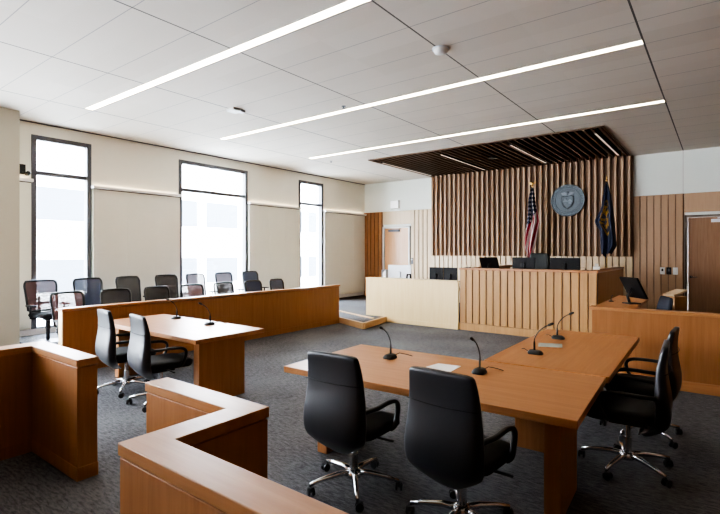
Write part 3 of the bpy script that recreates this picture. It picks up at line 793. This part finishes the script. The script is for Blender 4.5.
# ------------------------------------------------------------------ flags, seal
def flag(x, y, ztop, label, mat, edges, folds, finial, amp):
    e = empty('flag_on_pole', (x, y, .45), 0, label, 'flag')
    MB().tube([(0,0,.06), (0,0,ztop-.45)], .0125, 10).build('pole', M['gold'], e, smooth=True)
    MB().lathe([(.14, 0), (.14, .02), (.05, .06), (.02, .12)], None, 20).build('pole_base', M['gold'], e, smooth=True)
    mb = MB(); nu, nv = 40, 40
    v0 = ztop-.45-.02
    ht = edges[-1][3]
    vs = []; uv = []
    for i in range(nv+1):
        v = i/nv
        lft = lerp(v, [(q[0], q[1]) for q in edges]); rgt = lerp(v, [(q[0], q[2]) for q in edges])
        for k2 in range(nu+1):
            u = k2/nu
            s0 = .5+.5*math.sin((u-.5)*PI)  # bunch at the sides
            xx = lft+(rgt-lft)*(.6*u+.4*s0)
            a = amp*(.3+.7*min(1, v*3))
            yy = -.02-a*.8*math.sin(PI*u)+a*math.sin(folds*2*PI*u+1.2*v+.4)
            drop = .10*v*math.sin(u*PI*.9+.3)-(.08*v*abs(math.sin(folds*PI*u)))
            vs.append((xx, yy, v0-ht*v-drop*v)); uv.append((u, v))
    fs = [(i*(nu+1)+k2, i*(nu+1)+k2+1, (i+1)*(nu+1)+k2+1, (i+1)*(nu+1)+k2) for i in range(nv) for k2 in range(nu)]
    me = bpy.data.meshes.new('flag_cloth'); me.from_pydata(vs, [], fs)
    ul = me.uv_layers.new(name='UVMap')
    for lp in me.loops: ul.data[lp.index].uv = uv[lp.vertex_index]
    me.polygons.foreach_set('use_smooth', [True]*len(me.polygons)); me.materials.append(mat)
    o = bpy.data.objects.new('flag_cloth', me); C.objects.link(o); o.parent = e
    zt = ztop-.45
    mb = MB().lathe([(.012, zt), (.026, zt+.015), (.03, zt+.03), (.012, zt+.05)], None, 12)
    if finial == 'eagle':
        mb.lathe([(.012, zt+.05), (.028, zt+.075), (.022, zt+.10), (.006, zt+.135)], None, 10)
        for sx in (-1, 1): mb.add([(0,-.01,zt+.08),(sx*.05,-.01,zt+.13),(sx*.10,0,zt+.135),(sx*.075,.01,zt+.08),(sx*.03,.01,zt+.06)], [(0,1,2,3,4)])
    else:
        mb.lathe([(.008, zt+.05), (.02, zt+.08), (.012, zt+.11), (.002, zt+.16)], None, 8)
    mb.build('finial', M['gold'], e, smooth=True)
    return e
flag(-3.905, 12.6, 3.37, 'furled stars and stripes flag with gold eagle, left of the round seal', M['usflag'],
     [(0, -.03, .03, 0), (.14, -.10, .07, 0), (.30, -.12, .12, 0), (.48, -.14, .20, 0), (.62, -.19, .16, 0), (.85, -.21, .09, 0), (1, -.14, .02, 1.80)], 2.5, 'eagle', .05)
flag(-2.16, 12.6, 3.36, 'navy and gold state flag hanging from its pole, right of the round seal', M['stateflag'],
     [(0, -.02, .02, 0), (.18, -.08, .09, 0), (.38, -.14, .14, 0), (.53, -.27, .16, 0), (.57, -.25, .17, 0), (.66, -.15, .18, 0), (.88, -.14, .21, 0), (1, -.12, .10, 1.72)], 2.0, 'spear', .055)
sl = empty('wall_seal', (-3.205, 13.325, 3.035), 0, 'round pewter grey state seal mounted on the slatted wall between two flags', 'seal')
RX = Matrix.Rotation(PI/2, 4, 'X')
SR = .425
MB().lathe([(SR, 0), (SR, .035), (SR-.012, .045), (SR-.02, .04), (.02, .04)], RX, 48).build('disc', M['sealm'], sl)
for rr, tr in ((SR-.012, .012), (SR-.105, .007)):
    MB().tube([(rr*math.cos(2*PI*q/48), -.043, rr*math.sin(2*PI*q/48)) for q in range(48)], tr, 6, closed=True).build('ring', M['seall'], sl, smooth=True)
mb = MB()
for q in range(33):
    a = 2*PI*q/33; mb.lathe([(.012, .0), (.012, .008), (.003, .013)], Matrix.Translation(((SR-.06)*math.cos(a), -.04, (SR-.06)*math.sin(a))) @ RX, 5)
mb.build('star_border', M['seall'], sl)
sh = [(-.15, .10), (-.15, -.05), (-.11, -.15), (0, -.23), (.11, -.15), (.15, -.05), (.15, .10), (.08, .12), (0, .10), (-.08, .12)]
mb = MB(); n = len(sh)
mb.add([(x, -.04, z) for x, z in sh]+[(x*.92, -.06, z*.92) for x, z in sh], [tuple(range(n, 2*n))]+[(i, (i+1) % n, (i+1) % n+n, i+n) for i in range(n)])
mb.build('shield', M['sealm'], sl)
mb = MB()
mb.box(-.12, .12, -.066, -.058, -.045, -.03)                                     # band across the shield
mb.lathe([(.035, 0), (.03, .01), (.01, .014)], Matrix.Translation((-.055, -.058, .04)) @ RX, 12)   # setting sun
mb.add([(-.12,-.062,-.03),(-.05,-.066,.02),(0,-.062,-.02),(.06,-.066,.03),(.12,-.062,-.03)], [(0,1,2),(2,3,4)])  # hills
mb.add([(.02,-.064,-.09),(.09,-.064,-.09),(.08,-.07,-.06),(.03,-.07,-.06)], [(0,1,2,3)])
mb.box(-.06, -.05, -.066, -.058, -.15, -.07); mb.box(-.09, -.02, -.066, -.058, -.10, -.092)
mb.build('shield_relief', M['seall'], sl)
mb = MB().lathe([(.03, 0), (.025, .02), (.005, .03)], Matrix.Translation((0, -.045, .20)) @ RX, 12)
for sx in (-1, 1): mb.add([(0,-.05,.16),(sx*.06,-.06,.22),(sx*.17,-.05,.20),(sx*.13,-.05,.14),(sx*.04,-.05,.13)], [(0,1,2,3,4)])
mb.build('eagle_crest', M['seall'], sl)

# ------------------------------------------------------------------ wall devices
o = empty('exit_sign', (-8.74, 13.46, 3.13), 0, 'white box exit sign above the left door', 'sign')
MB().box(-.16, .16, -.045, .04, 0, .27).build('sign_box', M['white'], o, .006)
MB().box(-.145, .145, -.049, -.045, .015, .255).build('sign_face', M['lit'], o, .002)
for x, m, lb in ((-1.10, 'white', 'white wall plate with a dark button, left of the three beside the right door'), (-.97, 'black', 'black wall plate, middle of the three beside the right door'), (-.84, 'white', 'white wall plate nearest the right door frame')):
    o = empty('wall_plate', (x, 13.44, 1.22), 0, lb, 'wall plate', 'control plates beside the right door')
    MB().box(-.05, .05, -.018, -.0, -.085, .085).build('plate', M[m], o, .004)
    MB().box(-.018, .018, -.026, -.018, -.01, .05).build('button', M['black' if x == -1.10 else ('frame' if m == 'black' else 'cap')], o, .002)
o = empty('card_reader', (-8.05, 13.44, 1.37), 0, 'small dark card reader on the slats beside the left door', 'card reader')
MB().box(-.035, .035, -.03, 0, -.10, .10).build('reader_case', M['frame'], o, .006)
MB().box(-.02, .02, -.034, -.03, .03, .07).build('reader_window', M['silver'], o)
o = empty('wall_camera', (XL, 3.13, 3.14), 0, 'small black bracket camera high on the wall left of the first window', 'camera')
MB().box(0, .02, -.05, .05, -.06, .12).build('mount_plate', M['black'], o, .004)
MB().tube([(.01, 0, -.03), (.09, .01, -.03), (.12, .03, -.05)], .014, 8).build('bracket_arm', M['black'], o, smooth=True)
MB().lathe([(.03, -.06), (.04, -.05), (.04, .03), (.02, .05)], Matrix.Translation((.13, .05, -.05)) @ Matrix.Rotation(R(80), 4, 'Y'), 12).build('camera_body', M['black'], o, smooth=True)

# ------------------------------------------------------------------ light
W = bpy.data.worlds.new('World'); bpy.context.scene.world = W; W.use_nodes = True
nt = W.node_tree; bg = nt.nodes['Background']
tc = nd(nt, 'ShaderNodeTexCoord'); sp = nd(nt, 'ShaderNodeSeparateXYZ'); nt.links.new(tc.outputs['Generated'], sp.inputs[0])
rp = nd(nt, 'ShaderNodeValToRGB')
rp.color_ramp.elements[0].position = .0; rp.color_ramp.elements[0].color = (.93, .96, 1., 1)
rp.color_ramp.elements[1].position = .6; rp.color_ramp.elements[1].color = (.76, .87, 1., 1)
nt.links.new(sp.outputs['Z'], rp.inputs[0]); nt.links.new(rp.outputs[0], bg.inputs[0])
bg.inputs[1].default_value = 12.
sd = bpy.data.lights.new('Sun', 'SUN'); sd.energy = 4.; sd.angle = R(3); sd.color = (1, .96, .9)
so = bpy.data.objects.new('Sun', sd); C.objects.link(so)
so.rotation_euler = Vector((-.72, .25, -.62)).to_track_quat('-Z', 'Y').to_euler()
for k, (a, b_) in enumerate(WIN):
    ld = bpy.data.lights.new('sky_portal', 'AREA'); ld.shape = 'RECTANGLE'; ld.size = b_-a; ld.size_y = ZH-ZS
    ld.cycles.is_portal = True
    lo = bpy.data.objects.new('sky_portal', ld); C.objects.link(lo)
    lo.location = (XL-.15, (a+b_)/2, (ZS+ZH)/2); lo.rotation_euler = Vector((1, 0, 0)).to_track_quat('-Z', 'Z').to_euler()

for a, b_ in RW:
    ld = bpy.data.lights.new('sky_portal', 'AREA'); ld.shape = 'RECTANGLE'; ld.size = b_-a; ld.size_y = 2.7
    ld.cycles.is_portal = True
    lo = bpy.data.objects.new('sky_portal', ld); C.objects.link(lo)
    lo.location = ((a+b_)/2, YR-.15, 2.25); lo.rotation_euler = Vector((0, 1, 0)).to_track_quat('-Z', 'Z').to_euler()

# ------------------------------------------------------------------ camera
cd = bpy.data.cameras.new('Camera'); cam = bpy.data.objects.new('Camera', cd); C.objects.link(cam)
cd.sensor_width = 36; cd.lens = 474/720*36; cd.shift_y = -5.4/720; cd.clip_start = .05; cd.clip_end = 200
cam.location = (0, 0, 1.68); cam.rotation_euler = (PI/2, 0, R(37.22))
sc = bpy.context.scene; sc.camera = cam
sc.view_settings.view_transform = 'AgX'
sc.view_settings.look = 'AgX - High Contrast'
sc.view_settings.exposure = 1.93
